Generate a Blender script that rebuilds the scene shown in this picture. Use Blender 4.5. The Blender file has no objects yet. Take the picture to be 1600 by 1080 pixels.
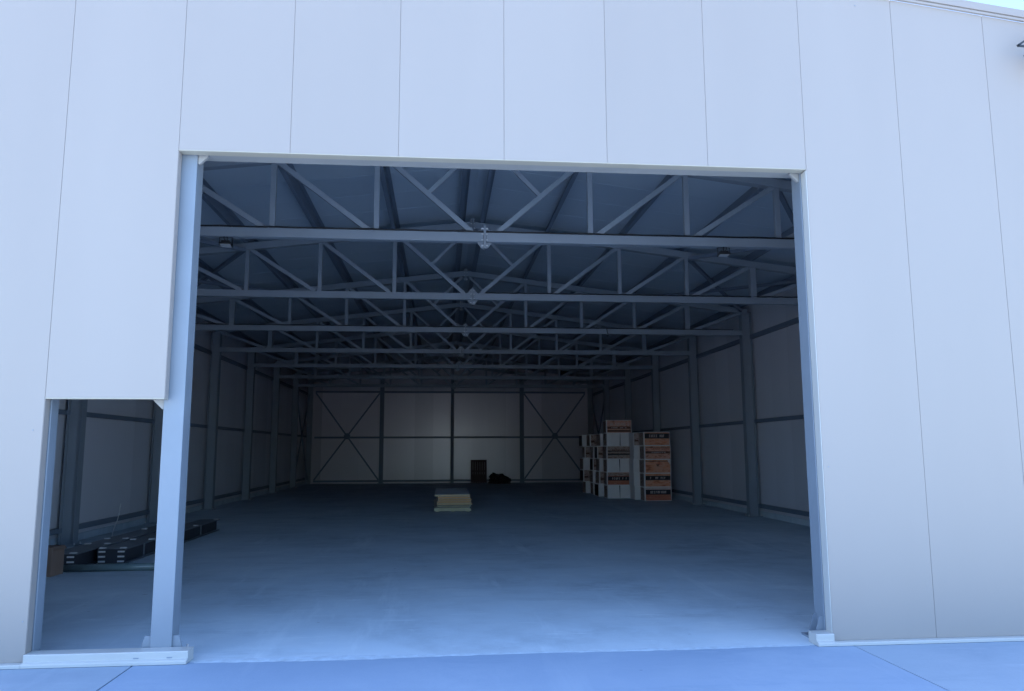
import bpy, bmesh, math, random
from mathutils import Vector, Matrix
random.seed(7)
scene = bpy.context.scene
COL = scene.collection
XR = 0.6257            # ridge line of the hall
SL = 0.122             # roof slope
R = math.radians


# ------------------------------------------------------------------ materials
def new_mat(name):
    m = bpy.data.materials.new(name)
    m.use_nodes = True
    nt = m.node_tree
    b = nt.nodes['Principled BSDF']
    return m, nt, b


def mat(name, col, rough=.5, var=.06, scale=6, bump=0., bscale=60, metal=0., stretch=(1, 1, 1),
        spec=.5, rvar=.1, detail=6, objvar=0.):
    m, nt, b = new_mat(name)
    N = nt.nodes.new
    L = nt.links.new
    tc = N('ShaderNodeTexCoord')
    mp = N('ShaderNodeMapping')
    mp.inputs['Scale'].default_value = stretch
    L(tc.outputs['Object'], mp.inputs['Vector'])
    n = N('ShaderNodeTexNoise')
    n.inputs['Scale'].default_value = scale
    n.inputs['Detail'].default_value = detail
    L(mp.outputs[0], n.inputs['Vector'])
    r = N('ShaderNodeMapRange')
    r.inputs['From Min'].default_value = .25
    r.inputs['From Max'].default_value = .75
    r.inputs['To Min'].default_value = 1 - var
    r.inputs['To Max'].default_value = 1 + var
    L(n.outputs['Fac'], r.inputs['Value'])
    v = N('ShaderNodeVectorMath')
    v.operation = 'SCALE'
    v.inputs[0].default_value = col
    if objvar:
        oi = N('ShaderNodeObjectInfo')
        r2 = N('ShaderNodeMapRange')
        r2.inputs['To Min'].default_value = 1 - objvar
        r2.inputs['To Max'].default_value = 1 + objvar
        L(oi.outputs['Random'], r2.inputs['Value'])
        mm = N('ShaderNodeMath')
        mm.operation = 'MULTIPLY'
        L(r.outputs[0], mm.inputs[0])
        L(r2.outputs[0], mm.inputs[1])
        L(mm.outputs[0], v.inputs['Scale'])
    else:
        L(r.outputs[0], v.inputs['Scale'])
    L(v.outputs[0], b.inputs['Base Color'])
    b.inputs['Roughness'].default_value = rough
    if rvar:
        r3 = N('ShaderNodeMapRange')
        r3.inputs['To Min'].default_value = max(0, rough - rvar)
        r3.inputs['To Max'].default_value = min(1, rough + rvar)
        L(n.outputs['Fac'], r3.inputs['Value'])
        L(r3.outputs[0], b.inputs['Roughness'])
    b.inputs['Metallic'].default_value = metal
    b.inputs['Specular IOR Level'].default_value = spec
    if bump:
        n2 = N('ShaderNodeTexNoise')
        n2.inputs['Scale'].default_value = bscale
        n2.inputs['Detail'].default_value = 4
        L(mp.outputs[0], n2.inputs['Vector'])
        bp = N('ShaderNodeBump')
        bp.inputs['Strength'].default_value = bump
        bp.inputs['Distance'].default_value = .02
        L(n2.outputs['Fac'], bp.inputs['Height'])
        L(bp.outputs[0], b.inputs['Normal'])
    return m


def concrete(name, base, dark, light, streak=(0.45, 1.8, 1), rough=.75):
    """Power-floated concrete: cloudy tone, long trowel streaks, dusty light patches, small dark stains."""
    stain = tuple(v * .72 for v in dark)
    m, nt, b = new_mat(name)
    N = nt.nodes.new
    L = nt.links.new
    tc = N('ShaderNodeTexCoord')

    def noise(scale, detail=6, st=None, rough_=.6):
        v = tc.outputs['Object']
        if st:
            mp = N('ShaderNodeMapping')
            mp.inputs['Scale'].default_value = st
            L(v, mp.inputs['Vector'])
            v = mp.outputs[0]
        n = N('ShaderNodeTexNoise')
        n.inputs['Scale'].default_value = scale
        n.inputs['Detail'].default_value = detail
        n.inputs['Roughness'].default_value = rough_
        L(v, n.inputs['Vector'])
        return n.outputs['Fac']

    def ramp(f, a, c):
        r = N('ShaderNodeMapRange')
        r.inputs['From Min'].default_value = a
        r.inputs['From Max'].default_value = c
        L(f, r.inputs['Value'])
        return r.outputs[0]

    def mix(f, a, c):
        x = N('ShaderNodeMix')
        x.data_type = 'RGBA'
        L(f, x.inputs['Factor'])
        for k, s in ((6, a), (7, c)):
            if isinstance(s, tuple):
                x.inputs[k].default_value = (*s, 1)
            else:
                L(s, x.inputs[k])
        return x.outputs[2]
    c = mix(ramp(noise(.5, 9), .32, .68), dark, light)              # large clouds
    c = mix(ramp(noise(1.7, 8, None, .7), .42, .62), c, base)        # float marks
    c = mix(ramp(noise(1.3, 7, streak, .7), .54, .70), c, dark)      # trowel streaks
    c = mix(ramp(noise(2.6, 6, streak, .7), .56, .72), c, light)     # dust
    c = mix(ramp(noise(.9, 6, (1.7, .22, 1), .65), .57, .72), c, light)   # tyre dust in the driving direction
    c = mix(ramp(noise(1.5, 3, (.7, 2.2, 1)), .735, .76), c, stain)   # scuffs
    c = mix(ramp(noise(4.3, 2, (.8, 1.4, 1)), .745, .77), c, stain)
    c = mix(ramp(noise(30, 3), .68, .74), c, light)                  # grit
    c = mix(ramp(noise(47, 3), .69, .75), c, stain)
    L(c, b.inputs['Base Color'])
    b.inputs['Specular IOR Level'].default_value = .3
    rr = N('ShaderNodeMapRange')
    rr.inputs['To Min'].default_value = rough - .2
    rr.inputs['To Max'].default_value = min(1, rough + .2)
    L(noise(1.1, 7), rr.inputs['Value'])
    L(rr.outputs[0], b.inputs['Roughness'])
    bp = N('ShaderNodeBump')
    bp.inputs['Strength'].default_value = .25
    bp.inputs['Distance'].default_value = .01
    L(noise(25, 8), bp.inputs['Height'])
    L(bp.outputs[0], b.inputs['Normal'])
    return m


def printed(name, cols, scale=9, st=(1, 1, 2.2)):
    """Offset-printed cardboard: a blotchy picture in a few inks."""
    m, nt, b = new_mat(name)
    N = nt.nodes.new
    L = nt.links.new
    tc = N('ShaderNodeTexCoord')
    mp = N('ShaderNodeMapping')
    mp.inputs['Scale'].default_value = st
    oi = N('ShaderNodeObjectInfo')
    L(tc.outputs['Object'], mp.inputs['Vector'])
    ad = N('ShaderNodeVectorMath')
    L(mp.outputs[0], ad.inputs[0])
    sc = N('ShaderNodeVectorMath')
    sc.operation = 'SCALE'
    sc.inputs[0].default_value = (17, 31, 11)
    L(oi.outputs['Random'], sc.inputs['Scale'])
    L(sc.outputs[0], ad.inputs[1])
    n = N('ShaderNodeTexNoise')
    n.inputs['Scale'].default_value = scale
    n.inputs['Detail'].default_value = 5
    L(ad.outputs[0], n.inputs['Vector'])
    cr = N('ShaderNodeValToRGB')
    e = cr.color_ramp.elements
    e[0].position = .32
    e[0].color = (*cols[0], 1)
    e[1].position = .66
    e[1].color = (*cols[-1], 1)
    for i, cc in enumerate(cols[1:-1]):
        x = e.new(.32 + .34 * (i + 1) / (len(cols) - 1))
        x.color = (*cc, 1)
    L(n.outputs['Fac'], cr.inputs['Fac'])
    L(cr.outputs[0], b.inputs['Base Color'])
    b.inputs['Roughness'].default_value = .6
    return m


M = {}
M['facade'] = mat('facade_panel_coating', (.325, .295, .272), .42, .03, .9, .10, 1.4, stretch=(1, 1, .22), objvar=.016, rvar=.08, spec=.4)
M['inner'] = mat('inner_panel_coating', (.65, .66, .71), .42, .03, .5, .04, 5, objvar=.07, rvar=.05)
M['endpanel'] = mat('glossy_end_panel_coating', (.74, .70, .74), .26, .04, .5, .03, 5, objvar=.16, rvar=.04, spec=1.0)
M['post'] = mat('blue_grey_post_paint', (.205, .245, .29), .42, .06, 2.2, .03, 90)
M['roofin'] = mat('roof_panel_coating', (.47, .55, .63), .5, .06, .8, .05, 3, stretch=(1, .2, 1))
M['trim'] = mat('folded_trim_coating', (.50, .50, .475), .38, .03, 2, .03, 20)
M['lintel'] = mat('grey_lintel_paint', (.30, .30, .29), .5, .05, 3)
M['cream'] = mat('cream_foil_edge', (.40, .37, .30), .45, .05, 3)
M['steel'] = mat('grey_blue_steel_paint', (.25, .29, .335), .42, .05, 2.5, .03, 90, spec=.5)
M['steeldark'] = mat('purlin_steel_paint', (.17, .21, .27), .5, .06, 2, spec=.4)
M['galv'] = mat('zinc_plated_steel', (.62, .63, .64), .35, .12, 30, metal=.15)
M['floor'] = concrete('hall_floor_concrete', (.54, .63, .69), (.385, .465, .525), (.66, .74, .785))
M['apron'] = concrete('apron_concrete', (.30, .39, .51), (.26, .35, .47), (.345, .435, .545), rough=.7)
M['apron2'] = concrete('side_apron_concrete', (.33, .41, .49), (.28, .355, .44), (.38, .455, .53), rough=.7)
M['screed'] = mat('screed', (.50, .59, .66), .85, .15, 12, .2, 40)
M['ground'] = concrete('yard_ground', (.45, .43, .40), (.38, .36, .33), (.50, .48, .45), (1, 1, 1), .9)
M['joint'] = mat('joint_dirt', (.06, .065, .075), .9, .2, 20)
M['black'] = mat('black_rubber', (.012, .012, .014), .55, .1, 20)
M['lamp'] = mat('black_lamp_housing', (.025, .027, .03), .4, .1, 15)
M['glass'] = mat('lamp_glass', (.40, .42, .44), .12, .03, 8, rvar=.02)
M['white_card'] = mat('white_cardboard', (.88, .85, .84), .75, .05, 5, .08, 40, objvar=.05)
M['kraft'] = mat('brown_cardboard', (.20, .135, .105), .8, .08, 6, .08, 40, objvar=.06)
M['orange'] = printed('orange_print', [(.52, .15, .07), (.82, .32, .17), (.86, .45, .29), (.70, .22, .12)], 4)
M['tan'] = printed('tan_print', [(.46, .16, .10), (.80, .37, .24), (.84, .48, .35), (.60, .24, .15)], 6)
M['brownp'] = printed('brown_print', [(.20, .10, .08), (.40, .26, .20), (.52, .42, .37), (.28, .15, .12)], 9)
M['red'] = printed('red_print', [(.42, .11, .06), (.58, .20, .12), (.54, .15, .08), (.62, .28, .18)], 6)
M['ink'] = mat('black_ink_and_gap_shade', (.022, .016, .022), .6, .15, 10)
M['brownink'] = mat('brown_ink', (.13, .05, .03), .6, .2, 14)
M['pale'] = mat('pale_ink', (.72, .60, .57), .6, .1, 14)
M['osb'] = mat('sheet_board_edge', (.74, .47, .23), .8, .14, 9, .1, 60, stretch=(1, 1, 6), objvar=.12)
M['osb2'] = mat('pale_sheet_board_edge', (.82, .66, .40), .8, .14, 9, .1, 60, stretch=(1, 1, 6), objvar=.12)
M['osbtop'] = mat('sheet_board_face', (.80, .78, .75), .8, .15, 4, .06, 30)
M['palew'] = mat('pale_pallet_wood', (.62, .61, .42), .8, .14, 7, .1, 50, stretch=(.5, 4, 4), objvar=.06)
M['darkwood'] = mat('weathered_pallet_wood', (.12, .078, .075), .85, .25, 8, .15, 40, stretch=(4, 4, .5))
M['tarp'] = mat('dark_plastic_sheet', (.02, .02, .026), .45, .3, 6, .3, 12)
M['beamweb'] = mat('shade_dark_beam_paint', (.030, .034, .045), .5, .1, 4)  # shade under the flange put into the web colour; end plates share it
M['beam'] = mat('dark_grey_beam_paint', (.12, .14, .165), .4, .08, 4, .03, 60)
M['greenpipe'] = mat('green_grey_pipe_paint', (.12, .175, .185), .25, .08, 5, rvar=.05)


# ------------------------------------------------------------------ mesh tools
class MB:
    def __init__(self):
        self.bm = bmesh.new()

    def box(self, x0, x1, y0, y1, z0, z1):
        vs = [self.bm.verts.new((x, y, z)) for z in (z0, z1) for y in (y0, y1) for x in (x0, x1)]
        for f in ((0, 2, 3, 1), (4, 5, 7, 6), (0, 1, 5, 4), (1, 3, 7, 5), (3, 2, 6, 7), (2, 0, 4, 6)):
            self.bm.faces.new([vs[i] for i in f])
        return self

    def prism(self, pts, axis, a0, a1):
        """polygon pts in the plane perpendicular to axis ('x','y','z'), extruded a0..a1"""
        def P(p, a):
            if axis == 'x':
                return (a, p[0], p[1])
            if axis == 'y':
                return (p[0], a, p[1])
            return (p[0], p[1], a)
        A = [self.bm.verts.new(P(p, a0)) for p in pts]
        B = [self.bm.verts.new(P(p, a1)) for p in pts]
        n = len(pts)
        self.bm.faces.new(A)
        self.bm.faces.new(B[::-1])
        for i in range(n):
            self.bm.faces.new((A[i], B[i], B[(i + 1) % n], A[(i + 1) % n]))
        return self

    def bar(self, p, q, w, h, up=(0, 0, 1)):
        """rectangular bar from p to q, w wide sideways and h high"""
        p, q = Vector(p), Vector(q)
        d = (q - p).normalized()
        u = Vector(up)
        s = d.cross(u)
        if s.length < 1e-4:
            s = d.cross(Vector((0, 1, 0)))
        s.normalize()
        u = s.cross(d)
        vs = []
        for c in (p, q):
            for a, b_ in ((-1, -1), (1, -1), (1, 1), (-1, 1)):
                vs.append(self.bm.verts.new(c + s * a * w / 2 + u * b_ * h / 2))
        self.bm.faces.new(vs[0:4])
        self.bm.faces.new(vs[7:3:-1])
        for i in range(4):
            j = (i + 1) % 4
            self.bm.faces.new((vs[i], vs[i + 4], vs[j + 4], vs[j]))
        return self

    def tube(self, pts, r, n=8):
        rings = []
        pts = [Vector(p) for p in pts]
        for i, p in enumerate(pts):
            d = (pts[min(i + 1, len(pts) - 1)] - pts[max(i - 1, 0)]).normalized()
            a = d.cross(Vector((0, 0, 1)))
            if a.length < .05:
                a = d.cross(Vector((1, 0, 0)))
            a.normalize()
            b = d.cross(a)
            rings.append([self.bm.verts.new(p + (a * math.cos(t) + b * math.sin(t)) * r)
                          for t in [2 * math.pi * k / n for k in range(n)]])
        for A, B in zip(rings, rings[1:]):
            for k in range(n):
                self.bm.faces.new((A[k], A[(k + 1) % n], B[(k + 1) % n], B[k]))
        self.bm.faces.new(rings[0][::-1])
        self.bm.faces.new(rings[-1])
        return self

    def build(self, name, m, parent=None, bevel=0., loc=(0, 0, 0), rot=(0, 0, 0)):
        bmesh.ops.recalc_face_normals(self.bm, faces=self.bm.faces)
        me = bpy.data.meshes.new(name)
        self.bm.to_mesh(me)
        self.bm.free()
        me.materials.append(m)
        o = bpy.data.objects.new(name, me)
        COL.objects.link(o)
        o.location = loc
        o.rotation_euler = rot
        if parent:
            o.parent = parent
        if bevel:
            bv = o.modifiers.new('bevel', 'BEVEL')
            bv.width = bevel
            bv.segments = 2
            bv.limit_method = 'ANGLE'
        return o


def tag(o, label, cat, group=None):
    o['label'] = label
    o['category'] = cat
    if group:
        o['group'] = group
    return o


def empty(name, loc=(0, 0, 0), parent=None, rz=0):
    o = bpy.data.objects.new(name, None)
    COL.objects.link(o)
    o.location = loc
    o.rotation_euler = (0, 0, rz)
    o.empty_display_size = .2
    if parent:
        o.parent = parent
    return o


def copy_tree(o, parent=None):
    c = o.copy()
    COL.objects.link(c)
    if parent:
        c.parent = parent
    for ch in list(o.children):
        copy_tree(ch, c)
    return c


def structure(o):
    o['kind'] = 'structure'
    return o


# ------------------------------------------------------------------ ground
HW = 7.86                       # inner half width of the hall
YE = 35.62                      # inner face of the end wall
structure(MB().box(-900, 900, -900, 900, -.5, -.22).build('ground', M['ground']))
structure(MB().box(XR - HW - .1, XR + HW + .1, 0.0, YE + .1, -.2, 0).build('hall_floor', M['floor']))
JX0, JX1 = -2.535, 3.742
for nm, x0, x1, m in (('apron', JX0 + .007, JX1 - .005, 'apron'),):
    structure(MB().box(x0, x1, -5.2, -.004, -.215, -.0015).build('driveway_apron', M[m]))
structure(MB().box(-9.5, JX0 - .007, -5.2, -.004, -.215, -.001).build('pavement', M['apron2']))
structure(MB().box(JX1 + .005, 12.5, -5.2, -.004, -.215, -.001).build('pavement', M['apron2']))
structure(MB().box(-9.5, 12.5, -30.0, -5.212, -.215, -.012).build('yard_pavement', M['apron2']))

# thin uneven screed along the edge of the hall slab
rr = random.Random(3)
bm = bmesh.new()
xs = [-2.05 + 5.4 * i / 90 for i in range(91)]
fr = [bm.verts.new((x, -.035 - .030 * math.exp(-(x + 1.1) ** 2 / .9) + rr.uniform(-.010, .010) + .012 * math.sin(x * 2.3), -.0005)) for x in xs]
md = [bm.verts.new((x, .0, .0022)) for x in xs]
bk = [bm.verts.new((x, .03 + .05 * math.exp(-(x + 1.0) ** 2 / .8) + rr.uniform(-.008, .012), .0012)) for x in xs]
for i in range(90):
    bm.faces.new((fr[i], fr[i + 1], md[i + 1], md[i]))
    bm.faces.new((md[i], md[i + 1], bk[i + 1], bk[i]))
bmesh.ops.recalc_face_normals(bm, faces=bm.faces)
me = bpy.data.meshes.new('threshold_screed')
bm.to_mesh(me)
bm.free()
me.materials.append(M['screed'])
o = bpy.data.objects.new('threshold_screed', me)
COL.objects.link(o)
structure(o)

# ------------------------------------------------------------------ warehouse shell
hall = empty('warehouse', (0, 0, 0))
tag(hall, 'white sandwich panel warehouse with open front, grey steel trusses and pale inner walls', 'warehouse')


def ztop(x):                    # top edge of the front panels
    return 6.845 - SL * abs(x - XR)


front = empty('front_wall', (0, 0, 0), hall)
H, HS, ZB = 4.51, 2.228, .033


def panel(x0, x1, z0):
    """one vertical sandwich panel with its sloping top; the tongue closes the joint to the next one"""
    b = MB()
    g = .002
    pts = [(x0 + g, z0), (x1 - g, z0), (x1 - g, ztop(x1))]
    if x0 < XR < x1:
        pts.append((XR, ztop(XR)))
    pts.append((x0 + g, ztop(x0)))
    b.prism(pts, 'y', 0, .1)
    b.box(x1 - g, x1 + g, .0035, .075, z0, ztop(x1) - .01)
    return b.build('wall_panel', M['facade'], front, .0025)


for k in range(-8, 8):
    x0 = k + .5793
    x1 = x0 + 1
    z0 = ZB
    if k == -4:
        z0 = HS
    elif -3 <= k <= 2:
        z0 = H
    x0 = max(x0, XR - HW - .1)
    x1 = min(x1, XR + HW + .1)
    if x1 - x0 > .05:
        panel(x0, x1, z0)
XL, XO, XP = -3.4207, -2.4207, 3.5793
# folded foil edges round the opening
MB().box(XO + .002, XP - .002, -.004, .014, H - .006, H + .003).box(XO + .002, XP - .002, .014, .104, H - .006, H - .002).build('lintel_trim', M['cream'], front, .002)
MB().box(XL + .002, XO - .002, -.003, .104, HS - .008, HS + .003).build('lintel_trim', M['cream'], front, .002)
MB().box(XP - .008, XP - .001, -.003, .106, .05, H - .012).build('edge_trim', M['trim'], front, .002)


def sill(x0, x1, full, ends=True):
    b = MB()
    if full:
        prof = [(-.075, .002), (-.075, .026), (-.066, .034), (-.036, .042), (-.036, .094), (-.030, .10), (.115, .10), (.115, .002)]
    else:
        prof = [(-.075, .002), (-.075, .026), (-.066, .032), (.02, .032), (.02, .002)]
    b.prism(prof, 'x', x0, x1)
    return b


s = sill(XL + .002, -2.10, True).build('sill_flashing', M['trim'], front, .002)
for x in (-2.25, -2.52):
    MB().box(x - .022, x + .022, -.0385, -.0355, .046, .055).build('screw_slot', M['steel'], s)
sill(XR - HW - .1, XL + .001, False).build('sill_flashing', M['trim'], front, .002)
sill(3.405, XP - .003, True).build('sill_flashing', M['trim'], front, .002)
sill(XP - .002, XR + HW + .1, False).build('sill_flashing', M['trim'], front, .002)
# verge flashing along the gable
for s in (-1, 1):
    xe = XR + s * (HW + .25)
    b = MB()
    for (y0, y1, a, c) in ((-.030, .0, .0, .022), (-.022, .0, .024, .034), (-.036, .0, .036, .118)):
        b.prism([(XR, 6.845 + a), (xe, 6.845 - SL * (HW + .25) + a), (xe, 6.845 - SL * (HW + .25) + c), (XR, 6.845 + c)], 'y', y0 - .002, y1 - .002)
    b.build('verge_flashing', M['facade'], front, .002)
for x, z in ((-3.50, 1.95), (-3.46, .36), (4.20, 6.28), (3.63, 1.6)):
    MB().tube([(x, -.004, z), (x, .0, z)], .006, 8).build('screw', M['steel'], front)

# opening frame: two posts, lintel beam, jamb of the small opening
def hpost(x0, x1, y0, y1, z0, z1, nm='door_post'):
    return MB().box(x0, x1, y0, y1, z0, z1).build(nm, M['post'], hall, .006)


p1 = hpost(-2.468, -2.288, .118, .31, .02, H + .25)
MB().box(-2.56, -2.20, .09, .40, .0, .0195).build('base_plate', M['post'], p1)
for x0, x1, x2 in ((-2.468, -2.56, -2.52), (-2.288, -2.20, -2.235)):
    MB().prism([(x0, .02), (x1, .02), (x1, .06), (x2, .19), (x0, .19)], 'y', .14, .152).build('gusset', M['post'], p1)
for y in (.31,):
    MB().prism([(y, .02), (y + .085, .02), (y + .085, .05), (y + .03, .19), (y, .19)], 'x', -2.384, -2.372).build('gusset', M['post'], p1)
p2 = hpost(3.567, 3.747, .118, .31, .02, H + .25)
MB().box(3.47, 3.84, .09, .40, .0, .0195).build('base_plate', M['post'], p2)
for y in (.15, .27):
    MB().prism([(3.567, .02), (3.48, .02), (3.48, .05), (3.535, .22), (3.567, .22)], 'y', y - .006, y + .006).build('gusset', M['post'], p2)
for pp, xs in ((p1, (-2.53, -2.23)), (p2, (3.81,))):
    b = MB()
    for x in xs:
        for y in (.105, .375):
            b.tube([(x, y, .02), (x, y, .062)], .011, 6)
            b.tube([(x, y, .02), (x, y, .036)], .019, 6)
    b.build('anchor_bolt', M['galv'], pp)
p3 = hpost(XL - .10, XL + .004, .118, .25, .02, HS + .1, 'jamb_post')
MB().box(-2.286, 3.565, .118, .30, H + .012, H + .17).build('lintel_beam', M['lintel'], hall, .005)
MB().box(XL + .018, -2.47, .118, .24, HS + .012, HS + .12).build('lintel_beam', M['lintel'], hall, .005)


def corner(x, z, s, d, m='lintel'):
    MB().prism([(x, z), (x + s * d, z), (x + s * d, z - .014), (x + s * .014, z - d), (x, z - d)], 'y', .135, .175).build('corner_bracket', M[m], hall, .003)


corner(-2.286, H + .010, 1, .09)
corner(3.565, H + .010, -1, .09)
corner(-2.470, HS + .010, -1, .10)

# ------------------------------------------------------------------ side and end walls (inner faces)
for s in (-1, 1):
    w = empty('side_wall', (0, 0, 0), hall)
    x0 = XR + s * HW
    x1 = XR + s * (HW + .1)
    top = 6.73 - SL * HW
    y = .102
    while y < YE - .02:
        y1 = min(y + 1.0, YE)
        MB().box(min(x0, x1), max(x0, x1), y + .002, y1 - .002, .14, top).box(min(x0, x1) + .03, max(x0, x1) - .03, y1 - .002, y1 + .002, .14, top).build('wall_panel', M['inner'], w)
        y = y1
    MB().box(min(x0, x1) - (.03 if s > 0 else 0), max(x0, x1) + (.03 if s < 0 else 0), .102, YE, -.1, .138).build('kerb_strip', M['floor'], w, .004)
endw = empty('end_wall', (0, 0, 0), hall)
for k in range(-9, 9):
    x0 = max(k + .5793, XR - HW - .1)
    x1 = min(k + 1.5793, XR + HW + .1)
    if x1 - x0 < .05:
        continue
    b = MB()
    zt0, zt1 = 6.74 - SL * abs(x0 - XR), 6.74 - SL * abs(x1 - XR)
    pts = [(x0 + .003, .0), (x1 - .003, 0), (x1 - .003, zt1)]
    if x0 < XR < x1:
        pts.append((XR, 6.74))
    pts.append((x0 + .003, zt0))
    xm = (x0 + x1) / 2
    b.prism([(px - xm, pz) for px, pz in pts], 'y', 0, .1)
    b.box(x1 - .003 - xm, x1 + .006 - xm, .03, .07, 0, zt1)
    b.build('wall_panel', M['endpanel'], endw, 0, (xm, YE, 0), (0, 0, R(random.uniform(-1.1, 1.1))))

# ------------------------------------------------------------------ roof with purlins
def zc(x):                      # centre line of the top chords
    return 6.42 - SL * abs(x - XR)


YT = [4.1524 + 4.4796 * i for i in range(7)]
NODES = [1.6, 3.1, 4.55, 6.0]
DEND = 7.56
for s in (-1, 1):
    rf = empty('roof', (0, 0, 0), hall)
    y = -.034
    xe = XR + s * (HW + .25)
    zo = 6.694
    ze = zo - SL * (HW + .25)
    k = 0
    MB().prism([(XR, zo), (xe, ze), (xe, ze + .12), (XR, zo + .12)], 'y', .103, YE + .25).build('roof_panel', M['roofin'], rf)
    b = MB()
    y = .9
    while y < YE:                # panel joints: narrow cover strips on the underside
        b.prism([(XR + s * .1, zo - .0123 - .004), (xe - s * .3, ze + SL * .3 - .004), (xe - s * .3, ze + SL * .3 + .001), (XR + s * .1, zo - .0123 + .001)], 'y', y, y + .018)
        y += 1.0
    b.build('panel_joint', M['roofin'], rf)
    for d in [.22] + NODES + [7.5]:
        x = XR + s * d
        z1 = zo - SL * d - .006
        b = MB()                 # Z-shaped purlin running the length of the hall
        z0 = z1 - .195
        b.box(x - .004, x + .004, .3, YE - .02, z0, z1)
        b.box(x + .004, x + .075, .3, YE - .02, z1 - .006, z1)
        b.box(x - .075, x - .004, .3, YE - .02, z0, z0 + .006)
        pu = b.build('purlin', M['steeldark'], rf)
        for yt in YT:            # bolted cleats beside the trusses
            MB().box(x - .05, x + .05, yt + .55, yt + .56, z0 - .012, z0 + .10).build('cleat', M['steel'], pu)
    # ridge cover and eaves beam
MB().prism([(XR - .3, 6.694 - .0366 + .125), (XR, 6.694 + .125), (XR + .3, 6.694 - .0366 + .125), (XR + .3, 6.80), (XR, 6.85), (XR - .3, 6.80)], 'y', .0, YE + .2).build('ridge_cap', M['trim'], hall)

# ------------------------------------------------------------------ trusses
def make_truss():
    t = empty('roof_truss', (XR, 0, 0), hall)
    zb = 4.90
    st = M['steel']
    for s in (-1, 1):
        MB().box(min(s * .022, s * DEND), max(s * .022, s * DEND), -.07, .07, zb - .068, zb + .068).build('bottom_chord', st, t, .006)
        MB().bar((s * .02, 0, 6.42), (s * (DEND + .12), 0, 6.42 - SL * (DEND + .12)), .14, .14).build('top_chord', st, t, .006)
        for i, d in enumerate(NODES):
            w = .13 if i == 3 else .078
            MB().box(s * d - w / 2, s * d + w / 2, -w / 2, w / 2, zb + .068, 6.42 - SL * d - .068).build('vertical', st, t, .004)
        feet = [.17] + [d + .09 + (.05 if d > 5.9 else 0) for d in NODES]
        tops = NODES + [DEND]
        for a, c in zip(feet, tops):
            c2 = c - .06
            MB().bar((s * a, 0, zb + .066), (s * c2, 0, 6.42 - SL * c2 - .066), .07, .075).build('diagonal', st, t, .004)
        a, c = feet[0], NODES[0] - .06
        ax, az = (a + c) / 2 - .03, (zb + .066 + 6.42 - SL * c - .066) / 2
        MB().bar((s * ax, 0, az + .02), (s * .10, 0, 6.42 - .09), .055, .06).build('strut', st, t, .003)
    # bolted splice in the middle of the bottom chord
    for nm, z in (('chord_splice', zb), ('ridge_splice', 6.40)):
        b = MB()
        hz = .175 if nm == 'chord_splice' else .16
        b.box(-.017, -.001, -.09, .09, z - hz, z + hz)
        b.box(.001, .017, -.09, .09, z - hz, z + hz)
        if nm == 'chord_splice':
            for s in (-1, 1):
                for u in (-1, 1):
                    b.prism([(s * .018, z + u * .07), (s * .11, z + u * .07), (s * .06, z + u * .14), (s * .018, z + u * .165)], 'y', -.006, .006)
        sp = b.build(nm, M['steel'], t)
        b = MB()
        for yy in (-.06, .06):
            for u in (-.13, -.045, .045, .13):
                b.tube([(-.05, yy, z + u), (.045, yy, z + u)], .013, 6)
        b.build('bolt', M['galv'], sp)
    return t


tr = make_truss()
for i, y in enumerate(YT):
    o = tr if i == 0 else copy_tree(tr, hall)
    o.location = (XR, y, 0)
# front and end frames: rafters inside the gable walls
for y in (.42, YE - .2):
    for s in (-1, 1):
        MB().bar((XR + s * .01, y, 6.42), (XR + s * (HW - .1), y, 6.42 - SL * (HW - .1)), .14, .14).build('gable_rafter', M['steel'], hall)


# ------------------------------------------------------------------ columns, rails and bracing
def hcol(x0, x1, y, w, top, nm='column'):
    """H section: flanges face the hall, web lies across it"""
    b = MB()
    b.box(x0, x0 + .014, y - w / 2, y + w / 2, .02, top)
    b.box(x1 - .014, x1, y - w / 2, y + w / 2, .02, top)
    b.box(x0 + .014, x1 - .014, y - .006, y + .006, .02, top)
    c = b.build(nm, M['steel'], hall)
    MB().box(x0 - .06, x1 + .06, y - w / 2 - .05, y + w / 2 + .05, 0, .0195).build('base_plate', M['steel'], c)
    b = MB()
    for xx in (x0 - .035, x1 + .035):
        for yy in (-w / 2 - .02, w / 2 + .02):
            b.tube([(xx, y + yy, .02), (xx, y + yy, .06)], .013, 6)
    b.build('anchor_bolt', M['galv'], c)
    return c


for s in (-1, 1):
    for y in YT + [YE - .35]:
        a, c = XR + s * 7.50, XR + s * 7.77
        hcol(min(a, c), max(a, c), y, .20, 6.42 - SL * 7.6 - .02)
    for (z, h, w) in ((.28, .10, .10), (2.51, .09, .10), (4.80, .11, .11)):
        xa, xb = XR + s * (HW - .006), XR + s * (HW - .006 - w)
        MB().box(min(xa, xb), max(xa, xb), .12, YE - .01, z - h / 2, z + h / 2).build('wall_rail', M['steeldark'], hall, .006)
    # wind bracing in the last two bays and in the roof
    xw = XR + s * 7.64
    for ya, yb in ((YT[6] + .1, YE - .45),):
        for za, zb in ((.25, 4.75), (4.75, .25)):
            MB().bar((xw, ya, za), (xw, yb, zb), .06, .06).build('wind_brace', M['steeldark'], hall)
    zq = 6.42 - SL * 4.55 + .02
    zr = 6.42 - SL * 7.5 + .02
    for ya, yb in ((YT[0], YT[1]), (YT[1], YT[2])):
        MB().bar((XR + s * 4.6, ya + .08, zq - .02), (XR + s * 7.5, yb - .08, zr - .02), .07, .07).build('roof_brace', M['steeldark'], hall)
        MB().bar((XR + s * 7.5, ya + .08, zr - .10), (XR + s * 4.6, yb - .08, zq - .10), .07, .07).build('roof_brace', M['steeldark'], hall)
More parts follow.
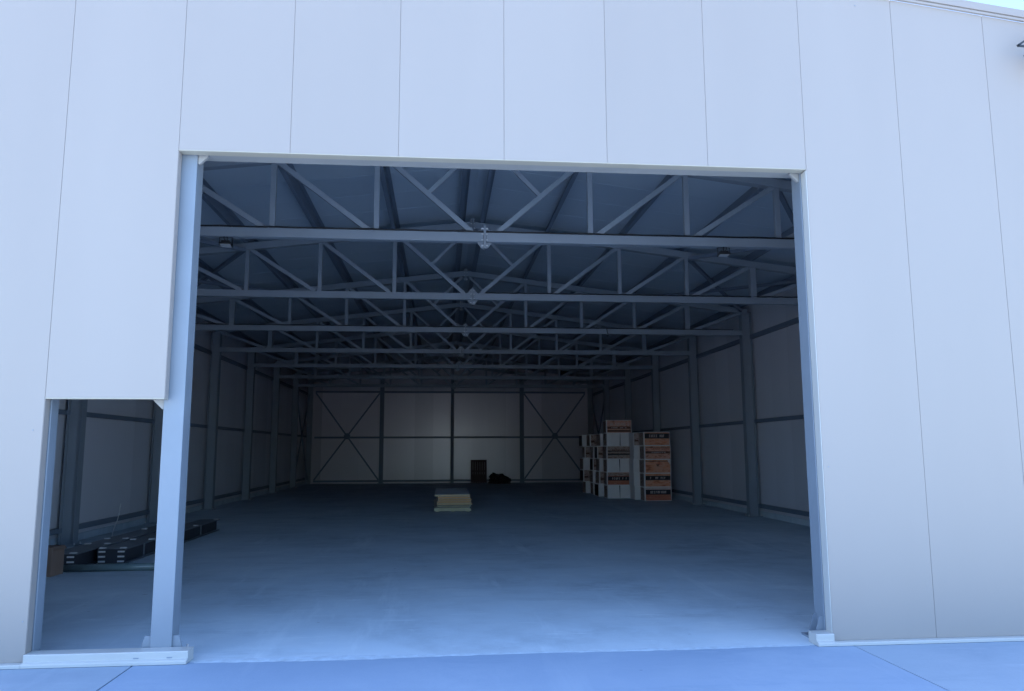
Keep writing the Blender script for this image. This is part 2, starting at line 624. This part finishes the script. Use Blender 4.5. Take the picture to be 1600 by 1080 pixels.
for k in (-1, 0, 1):
    x = XR + k * 3.816
    w = .11 if k else .085
    b = MB()
    b.box(x - w, x + w, YE - .28, YE - .268, .02, 6.3 - SL * abs(k) * 3.816)
    b.box(x - w, x + w, YE - .12, YE - .108, .02, 6.3 - SL * abs(k) * 3.816)
    b.box(x - .006, x + .006, YE - .268, YE - .12, .02, 6.3 - SL * abs(k) * 3.816)
    c = b.build('column', M['steeldark'], hall)
    MB().box(x - w - .06, x + w + .06, YE - .34, YE - .06, 0, .0195).build('base_plate', M['steeldark'], c)
    b = MB()
    for xx in (-w - .035, w + .035):
        b.tube([(x + xx, YE - .3, .02), (x + xx, YE - .3, .07)], .02, 6)
    b.build('anchor_bolt', M['galv'], c)
for z in (.13, 2.46, 4.93):
    MB().box(XR - 7.4, XR + 7.4, YE - .10, YE - .006, z - .05, z + .05).build('wall_rail', M['steeldark'], hall)
for s in (-1, 1):
    xa, xb = XR + s * 3.95, XR + s * 7.35
    for za, zb in ((.2, 4.85), (4.85, .2)):
        MB().bar((xa, YE - .20 - (.03 if za < 1 else 0), za), (xb, YE - .20 - (.03 if za < 1 else 0), zb), .02, .08, (0, 0, 1)).build('wind_brace', M['steeldark'], hall)
    MB().tube([((xa + xb) / 2, YE - .26, 2.525), ((xa + xb) / 2, YE - .15, 2.525)], .17, 10).build('brace_hub', M['steeldark'], hall)

# ------------------------------------------------------------------ things hung on the trusses
def floodlight(x, y, z, tilt, label):
    """work light under a chord: housing, glass, yoke, feed cable looped over the chord"""
    t = empty('floodlight', (x, y, z))
    t.scale = (.68, .8, .8)
    tag(t, label, 'floodlight', 'work lights under the first truss')
    b = MB()
    b.prism([(-.10, .03), (.10, .03), (.085, .075), (-.085, .075)], 'y', -.06, .06)
    b.box(-.125, .125, -.085, .085, -.005, .03)
    b.build('housing', M['lamp'], t, .004, rot=(tilt, 0, 0))
    MB().box(-.105, .105, -.068, .068, -.011, -.0052).build('glass', M['glass'], t, rot=(tilt, 0, 0))
    b = MB()
    for s in (-1, 1):
        b.box(s * .135 - .006, s * .135 + .006, -.015, .015, .0, .145)
    b.box(-.141, .141, -.015, .015, .145, .157)
    b.build('yoke', M['lamp'], t)
    b = MB()
    b.tube([(.02, -.02, .06), (-.03, -.05, .11), (-.02, -.085, .17), (.03, -.09, .24), (.06, -.085, .30), (.05, -.02, .325), (.0, .01, .315)], .011, 6)
    b.tube([(.02, -.02, .06), (.05, -.05, .12), (.0, -.085, .20), (.02, -.09, .28), (.02, -.03, .318)], .008, 6)
    b.build('cable', M['black'], t)
    b = MB()
    for s in (-1, 1):
        b.box(s * .13 - .012, s * .13 + .012, -.078, -.072, .25, .33)
    b.build('clamp', M['galv'], t)
    return t


floodlight(-3.12, YT[0] + .01, 4.715, R(-10), 'black floodlight hung under the first truss near the tall left door post')
floodlight(4.30, YT[0] + .01, 4.715, R(-6), 'black floodlight hung under the first truss near the right door edge')


def cable_run(i, x0, x1, label, drop=None):
    b = MB()
    y = YT[i] - .055
    pts = []
    n = 60
    for k in range(n + 1):
        x = x0 + (x1 - x0) * k / n
        pts.append((x, y + .004 * math.sin(k * 1.7), 4.985 + .004 * math.sin(k * 2.3)))
    b.tube(pts, .013, 6)
    if drop:
        b.tube([(drop, y, 4.99), (drop + .01, y - .035, 4.96), (drop + .02, y - .03, 4.88), (drop + .05, y - .025, 4.80), (drop + .03, y + .02, 4.78)], .012, 6)
    o = b.build('power_cable', M['black'])
    tag(o, label, 'cable', 'cables laid along the trusses')


cable_run(0, -6.6, 7.9, 'black cable lying along the bottom chord of the truss nearest the door')
cable_run(2, -6.5, 7.9, 'black cable lying along the third truss, with a short loop right of centre', 4.39)
cable_run(1, .9, 7.8, 'thin black cable lying on the right half of the second truss chord')

# lamp on the front wall, right at the roof edge
lt = empty('wall_floodlight', (5.90, 0, 5.83))
tag(lt, 'dark wall lamp on a bent bracket under the right roof verge', 'wall lamp')
b = MB()
for za, zb in ((0, .20), (0, -.008)):
    b.bar((-.085, -.16, za), (.225, -.16, zb), .014, .020)
    b.bar((.22, -.16, zb), (.22, -.001, zb), .02, .012)
b.bar((-.02, -.16, -.11), (.10, -.16, -.02), .014, .018)
b.box(.19, .44, -.012, -.002, -.10, .14)
b.bar((.10, -.16, .0), (.30, -.16, .0), .014, .02)
b.build('bracket', M['lamp'], lt)
MB().prism([(-.10, -.09), (-.34, -.15), (-.34, -.09), (-.13, .03)], 'x', .19, .50).build('housing', M['lamp'], lt, .006)
MB().prism([(-.108, -.097), (-.335, -.154), (-.335, -.160), (-.108, -.103)], 'x', .205, .485).build('glass', M['glass'], lt)


# ------------------------------------------------------------------ cartons
CW, CD, CH = .95, .62, .475


def letters(x0, x1, z0, z1, y, n):
    """a line of small upright strokes like block capitals seen from far away"""
    b = MB()
    w = (x1 - x0) / n
    for k in range(n):
        if random.random() < .10:
            continue
        a = x0 + k * w
        t = w * .24
        kind = random.randrange(5)
        b.box(a + w * .08, a + w * .08 + t, y - .0015, y, z0, z1)
        if kind in (0, 1, 3):
            b.box(a + w * .60, a + w * .60 + t, y - .0015, y, z0, z1)
        if kind in (0, 2, 4):
            b.box(a + w * .08 + t, a + w * .60, y - .0015, y, z1 - (z1 - z0) * .22, z1)
        if kind in (1, 2):
            b.box(a + w * .08 + t, a + w * .60, y - .0015, y, z0, z0 + (z1 - z0) * .22)
        if kind in (0, 3, 4):
            b.box(a + w * .08 + t, a + w * .60, y - .0015, y, z0 + (z1 - z0) * .42, z0 + (z1 - z0) * .58)
    return b


def carton(x, y, z, kind, label, rz=0., w=CW, d=CD, h=CH, side=None):
    t = empty('carton', (x, y, z), None, rz)
    tag(t, label, 'carton', 'stacked cartons by the right wall')
    MB().box(-w / 2, w / 2, 0, d, .001, h - .002).build('body', M['white_card'], t, .006)
    f = -.004
    if side:                      # dark sheet over the left side
        MB().box(-w / 2 - .004, -w / 2 - .0005, .05, d - .02, .02, h - .03).build('dark_side', M[side], t)
    if kind == 'flap':            # two blank flaps meeting in a gap that gapes at one end
        sl = random.choice((-1, 1)) * .018
        g = random.uniform(-.02, .03)
        MB().prism([(-w / 2 + .006, .008), (g - .009 - max(0, -sl), .008), (g - .009 - max(0, sl), h - .01), (-w / 2 + .006, h - .01)], 'y', -.012, -.001).build('flap', M['white_card'], t, .002)
        MB().prism([(g + .004 + max(0, -sl) * .4, .008), (w / 2 - .006, .008), (w / 2 - .006, h - .01), (g + .004 + max(0, sl) * .4, h - .01)], 'y', -.012, -.001).build('flap', M['white_card'], t, .002)
        MB().box(g - .03, g + .03, -.0008, -.0002, .01, h - .012).build('flap_gap_shade', M['ink'], t)  # black strip painted in as the shade inside the gap
        return t
    a, c = -w / 2 + .035, w / 2 - .03
    spec = {
        # (base ink, [(z0, z1, ink, letters)]) heights as a share of the face
        'black_top': ('orange', [(.52, .93, 'ink', 1)]),
        'orange': ('orange', [(.60, .66, 'brownink', 0), (.10, .34, 'tan', 0)]),
        'tan_band': ('tan', [(.42, .60, 'brownink', 1), (.86, .90, 'brownink', 0)]),
        'emblem': ('orange', [(.88, .93, 'brownink', 0)]),
        'black_mid': ('orange', [(.50, .84, 'ink', 1)]),
        'black_red': ('red', [(.46, .84, 'ink', 1), (.86, .97, 'pale', 0)]),
        'tan_rows': ('tan', [(.30, .50, 'brownink', 1), (.04, .22, 'brownink', 0)]),
        'dark_rows': ('brownp', [(.56, .66, 'ink', 0), (.28, .42, 'ink', 0)]),
        'black_low': ('red', [(.34, .68, 'ink', 1), (.72, .97, 'brownp', 0)]),
        'brown': ('brownp', [(.30, .46, 'brownink', 1)]),
    }[kind]
    pf = MB().box(a, c, f, -.0005, .018, h - .02).build('printed_face', M[spec[0]], t)
    for z0, z1, ink, let in spec[1]:
        za, zb = .018 + z0 * (h - .04), .018 + z1 * (h - .04)
        MB().box(a + .004, c - .004, f - .0025, f - .0003, za, zb).build('print_band', M[ink], pf)
        if let:
            q = (zb - za)
            letters(a + .16, c - .16, za + q * .26, zb - q * .26, f - .003, 9).build('lettering', M['pale'], pf)
    if kind == 'emblem':
        MB().prism([(-.06, .30), (.06, .30), (0, .22)], 'y', f - .003, f - .0004).build('emblem', M['brownink'], pf)
        MB().prism([(c - .10, h - .03), (c - .005, h - .03), (c - .005, h - .19)], 'y', f - .003, f - .0004).build('print_band', M['white_card'], pf)
    if kind in ('tan_rows', 'dark_rows'):
        letters(a + .10, c - .06, .56 * h, .78 * h, f - .003, 11).build('lettering', M['brownink' if kind == 'dark_rows' else 'pale'], pf)
    if kind in ('orange', 'tan_band'):
        letters(a + .28, c - .02, .70 * h, .86 * h, f - .003, 8).build('lettering', M['red'], pf)
    return t


def put(x, y, rows, jit=.02, side=None):
    for i, (kind, label) in enumerate(rows):
        carton(x + random.uniform(-jit, jit) + .012 * i * 0, y + random.uniform(-jit, jit), i * CH, kind, label,
               random.uniform(-.04, .04), side=side)


FRONT = 'in the tallest carton stack'
put(6.565, 21.15, [
    ('flap', 'blank white carton with split flaps at the floor of the tallest stack'),
    ('black_low', 'red carton with a black lettered band, second from the floor in the tallest stack'),
    ('flap', 'blank white carton between the black-banded and the dark striped cartons'),
    ('dark_rows', 'greyish brown carton with dark lettering rows in the middle of the tallest stack'),
    ('flap', 'blank white carton directly under the topmost tan carton of all'),
    ('tan_rows', 'tan lettered carton at the very top, the highest carton of all'),
], .032, 'brownp')
put(7.52, 19.50, [
    ('black_red', 'red carton with black lettered band on the floor of the right stack'),
    ('black_mid', 'orange carton with black lettered band, second from the floor, right stack'),
    ('emblem', 'plain orange carton with a small dark triangle mark, middle of right stack'),
    ('tan_band', 'tan carton with one brown lettered band, second from top of right stack'),
    ('black_top', 'carton with black lettered top half on top of the right stack'),
], .010, 'brownp')
put(7.355, 20.36, [
    ('flap', 'white carton on the floor in the gap between the two front stacks'),
    ('flap', 'white carton second from the floor in the gap between the front stacks'),
    ('flap', 'white carton at mid height in the gap between the front stacks'),
    ('flap', 'pale blank carton second from top in the gap between the front stacks'),
    ('brown', 'grey brown printed carton on top in the gap between the front stacks'),
], .02, None)
names = ['on the floor', 'second from the floor', 'third from the floor', 'second from the top', 'on top']
for r, (x, y, who) in enumerate(((6.53, 22.35, 'stack right behind the tallest one'), (6.47, 23.55, 'second stack behind the tallest one'),
                                 (6.40, 24.75, 'rearmost stack behind the tallest one'))):
    for i in range(5):
        k = ('flap', 'brown')[(i + r) % 2]
        carton(x + random.uniform(-.09, .06), y + random.uniform(-.05, .05), i * CH, k,
               ('white ' if k == 'flap' else 'brown printed ') + 'carton ' + names[i] + ' in the ' + who,
               random.uniform(-.05, .05), side='brownp' if (i + r) % 3 else 'ink')

# ------------------------------------------------------------------ sheet boards on bearers in mid floor
pl = empty('pallet', (.365, 15.78, 0))
tag(pl, 'pale low wooden pallet under the pile of yellow boards', 'pallet')
for x in (-.44, 0, .44):
    MB().box(x - .05, x + .05, .02, 3.9, .001, .065).build('bearer', M['palew'], pl, .003)
MB().box(-.53, .53, -.022, -.0005, .022, .085).build('end_board', M['palew'], pl, .003)
for y in (0, .9, 1.9, 2.9, 3.82):
    MB().box(-.53, .53, y, y + .1, .0655, .085).build('deck_board', M['palew'], pl, .002)
zz = .086
specs = [
    (.032, -.02, 1.02, .012, 'lowest pale board of the yellow pile, lying on the pallet', 'palew'),
    (.028, .03, .98, -.045, 'crooked thin board just above the pale lowest board of the pile', 'palew'),
    (.050, .055, 1.02, .012, 'third yellow board from the bottom of the pile, sticking out right', 'osb2'),
    (.058, .035, .98, .004, 'fourth yellow board from the bottom of the floor pile', 'osb'),
    (.058, .06, .95, -.006, 'fifth yellow board from the bottom of the floor pile', 'osb'),
    (.060, .035, .93, .008, 'yellow board directly under the grey topped sheet of the pile', 'osb'),
    (.046, -.01, 1.03, -.004, 'topmost sheet of the pile with grey face and pale yellow edge', 'osb2'),
]
for i, (h, dx, w, rz, lab, m) in enumerate(specs):
    t = empty('sheet_board', (.365 + dx, 15.77 + random.uniform(-.03, .05), zz), None, rz)
    tag(t, lab, 'board', 'boards piled in the middle of the floor')
    MB().box(-w / 2, w / 2, 0, 3.95, .0005, h - .0045).build('core', M[m], t, .002)
    MB().box(-w / 2 + .001, w / 2 - .001, .002, 3.948, h - .0045, h - .001).build('face_sheet', M['osbtop'], t)
    zz += h
    zz += .024 if i in (0, 1) else .006

# ------------------------------------------------------------------ by the end wall
wp = empty('pallet', (2.06, 35.05, .02))
tag(wp, 'dark slatted wooden pallet standing upright against the end wall', 'pallet')
wp.rotation_euler = (R(-4), 0, 0)
for k in range(7):
    x = -.375 + k * .125
    MB().box(x - .056, x + .056, 0, .022, 0, 1.22).build('slat', M['darkwood'], wp, .003)
for z in (.05, .58, 1.12):
    MB().box(-.43, .43, .0225, .12, z, z + (.40 if z < .1 else .09)).build('bearer', M['darkwood'], wp, .003)
# crumpled heap of plastic sheet
bm = bmesh.new()
bmesh.ops.create_icosphere(bm, subdivisions=4, radius=1)
from mathutils import noise as mnoise
for v in bm.verts:
    p = v.co.copy()
    n = mnoise.noise(p * 2.1 + Vector((3, 1, 7))) * .35 + mnoise.noise(p * 5.3) * .22 + mnoise.noise(p * 11) * .08
    p *= 1 + n
    z = p.z * .34 * (1.15 - .45 * p.x)
    v.co = Vector((p.x * .58, p.y * .45, max(z, -.10)))
    if v.co.z <= -.0999:
        v.co.z = -.10
me = bpy.data.meshes.new('crumpled_sheet')
bm.to_mesh(me)
bm.free()
me.materials.append(M['tarp'])
hp = bpy.data.objects.new('crumpled_sheet', me)
COL.objects.link(hp)
hp.location = (3.16, 34.6, .10)
tag(hp, 'dark crumpled plastic sheet heaped beside the upright pallet at the end wall', 'sheet')


# ------------------------------------------------------------------ steel lying by the left wall
def ibeam(x0, x1, y0, y1, label, rz=0.):
    t = empty('steel_beam', ((x0 + x1) / 2, y0, 0), None, rz)
    tag(t, label, 'steel beam', 'steel beams lying by the left wall')
    w = (x1 - x0) / 2
    L_ = y1 - y0
    h = .245
    MB().box(-w, w, 0, L_, h - .018, h).build('flange', M['beam'], t, .002)
    MB().box(-w, w, 0, L_, .002, .020).build('flange', M['beam'], t, .002)
    MB().box(-w + .07, -w + .08, 0, L_, .0201, h - .0181).box(w - .08, w - .07, 0, L_, .0201, h - .0181).build('web', M['beamweb'], t)
    for yy in (.9, 2.6, L_ - 1.2):
        MB().box(w - .069, w - .045, yy, yy + .012, .0205, h - .0185).build('stiffener', M['beam'], t)
        MB().box(-w + .008, -w + .069, yy, yy + .012, .0205, h - .0185).build('stiffener', M['beam'], t)
    ep = MB()
    ep.box(-w + .01, w - .01, -.014, -.001, .012, h - .008)
    ep = ep.build('end_plate', M['beamweb'], t)
    b = MB()
    for sx in (-1, 1):
        for z in (.05, .125, .20):
            b.box(sx * (w - .07) - .05, sx * (w - .07) + .05, -.030, -.0145, z - .012, z + .012)
    b.build('bolt', M['galv'], ep)
    b = MB()
    for yy in (.04, 1.25, 2.0, 3.7, L_ - .10):
        for sx in (-1, 1):
            if random.random() < .8:
                b.box(sx * (w - .06) - .045, sx * (w - .06) + .045, yy - .03, yy + .03, h + .0005, h + .016)
    b.build('cleat', M['galv'], t)
    return t


ibeam(-5.36, -4.93, 5.98, 11.22, 'dark steel beam lying nearest the tall left door post, long end showing right of it')
ibeam(-5.86, -5.43, 5.40, 10.4, 'dark steel beam lying on the wall side of the longer one')
t = MB().tube([(-.74, 0, .057), (.74, 0, .057)], .055, 20).build('steel_pipe', M['greenpipe'], None, 0, (-4.78, 5.27, 0), (0, 0, R(1)))
for pnt in t.data.polygons:
    pnt.use_smooth = len(pnt.vertices) == 4
tag(t, 'short green grey pipe lying crosswise in front of the steel beams', 'pipe')
b = MB()
b.tube([(-6.72, 9.9, .0), (-6.71, 9.9, .10), (-6.68, 9.9, .22), (-6.63, 9.9, .36), (-6.60, 9.9, .52), (-6.585, 9.9, .68)], .008, 6)
tag(b.build('steel_rod', M['galv']), 'thin bent rod standing up from the floor by the left wall', 'rod')
# small brown carton by the jamb of the small opening
t = empty('carton', (-5.74, 4.84, 0), None, R(-6))
tag(t, 'small brown carton standing on the floor inside the small left opening', 'carton')
MB().box(-.24, .24, 0, .30, .001, .40).build('body', M['kraft'], t, .006)
MB().prism([(-.236, .402), (.0, .402), (.0, .407), (-.236, .407)], 'y', .004, .296).build('flap', M['kraft'], t)
MB().prism([(.004, .402), (.236, .402), (.27, .36), (.275, .364), (.238, .408), (.004, .407)], 'y', .004, .296).build('flap', M['kraft'], t)

# ------------------------------------------------------------------ camera
f, yaw, pitch, roll = 1204.577, .0919696, .1346091, -.00348126
fw = Vector((math.sin(yaw) * math.cos(pitch), math.cos(yaw) * math.cos(pitch), math.sin(pitch)))
rt = Vector((math.cos(yaw), -math.sin(yaw), 0))
up = rt.cross(fw)
rt2 = rt * math.cos(roll) + up * math.sin(roll)
up2 = -rt * math.sin(roll) + up * math.cos(roll)
cam = bpy.data.cameras.new('camera')
co = bpy.data.objects.new('camera', cam)
COL.objects.link(co)
Mx = Matrix((rt2, up2, -fw)).transposed().to_4x4()
Mx.translation = Vector((0, -7.03036, 1.76645))
co.matrix_world = Mx
cam.sensor_fit = 'HORIZONTAL'
cam.sensor_width = 36
cam.lens = f / 1600 * 36
cam.clip_end = 3000
scene.camera = co

# ------------------------------------------------------------------ light
EL, AZ = R(61), R(-62)       # high sun behind the hall, to the left
w = bpy.data.worlds.new('World')
scene.world = w
w.use_nodes = True
nt = w.node_tree
bg = nt.nodes['Background']
sky = nt.nodes.new('ShaderNodeTexSky')
sky.sky_type = 'NISHITA'
sky.sun_disc = False
sky.sun_elevation = EL
sky.sun_rotation = AZ
sky.altitude = 300
sky.air_density = 1.0
sky.dust_density = 1.0
sky.ozone_density = 7.0
nt.links.new(sky.outputs[0], bg.inputs[0])
bg.inputs[1].default_value = .15
sun = bpy.data.lights.new('sun', 'SUN')
sun.energy = 3.5
sun.angle = R(.5)
sun.color = (1, .95, .88)
so = bpy.data.objects.new('sun', sun)
COL.objects.link(so)
so.rotation_euler = Vector((math.sin(AZ) * math.cos(EL), math.cos(AZ) * math.cos(EL), math.sin(EL))).to_track_quat('Z', 'Y').to_euler()
so.location = (0, 30, 40)

scene.view_settings.view_transform = 'Standard'
scene.view_settings.look = 'None'
scene.view_settings.gamma = 1
scene.view_settings.exposure = 2.25
cy = scene.cycles
cy.use_denoising = True
cy.max_bounces = 12
cy.diffuse_bounces = 8
cy.caustics_reflective = False
cy.caustics_refractive = False
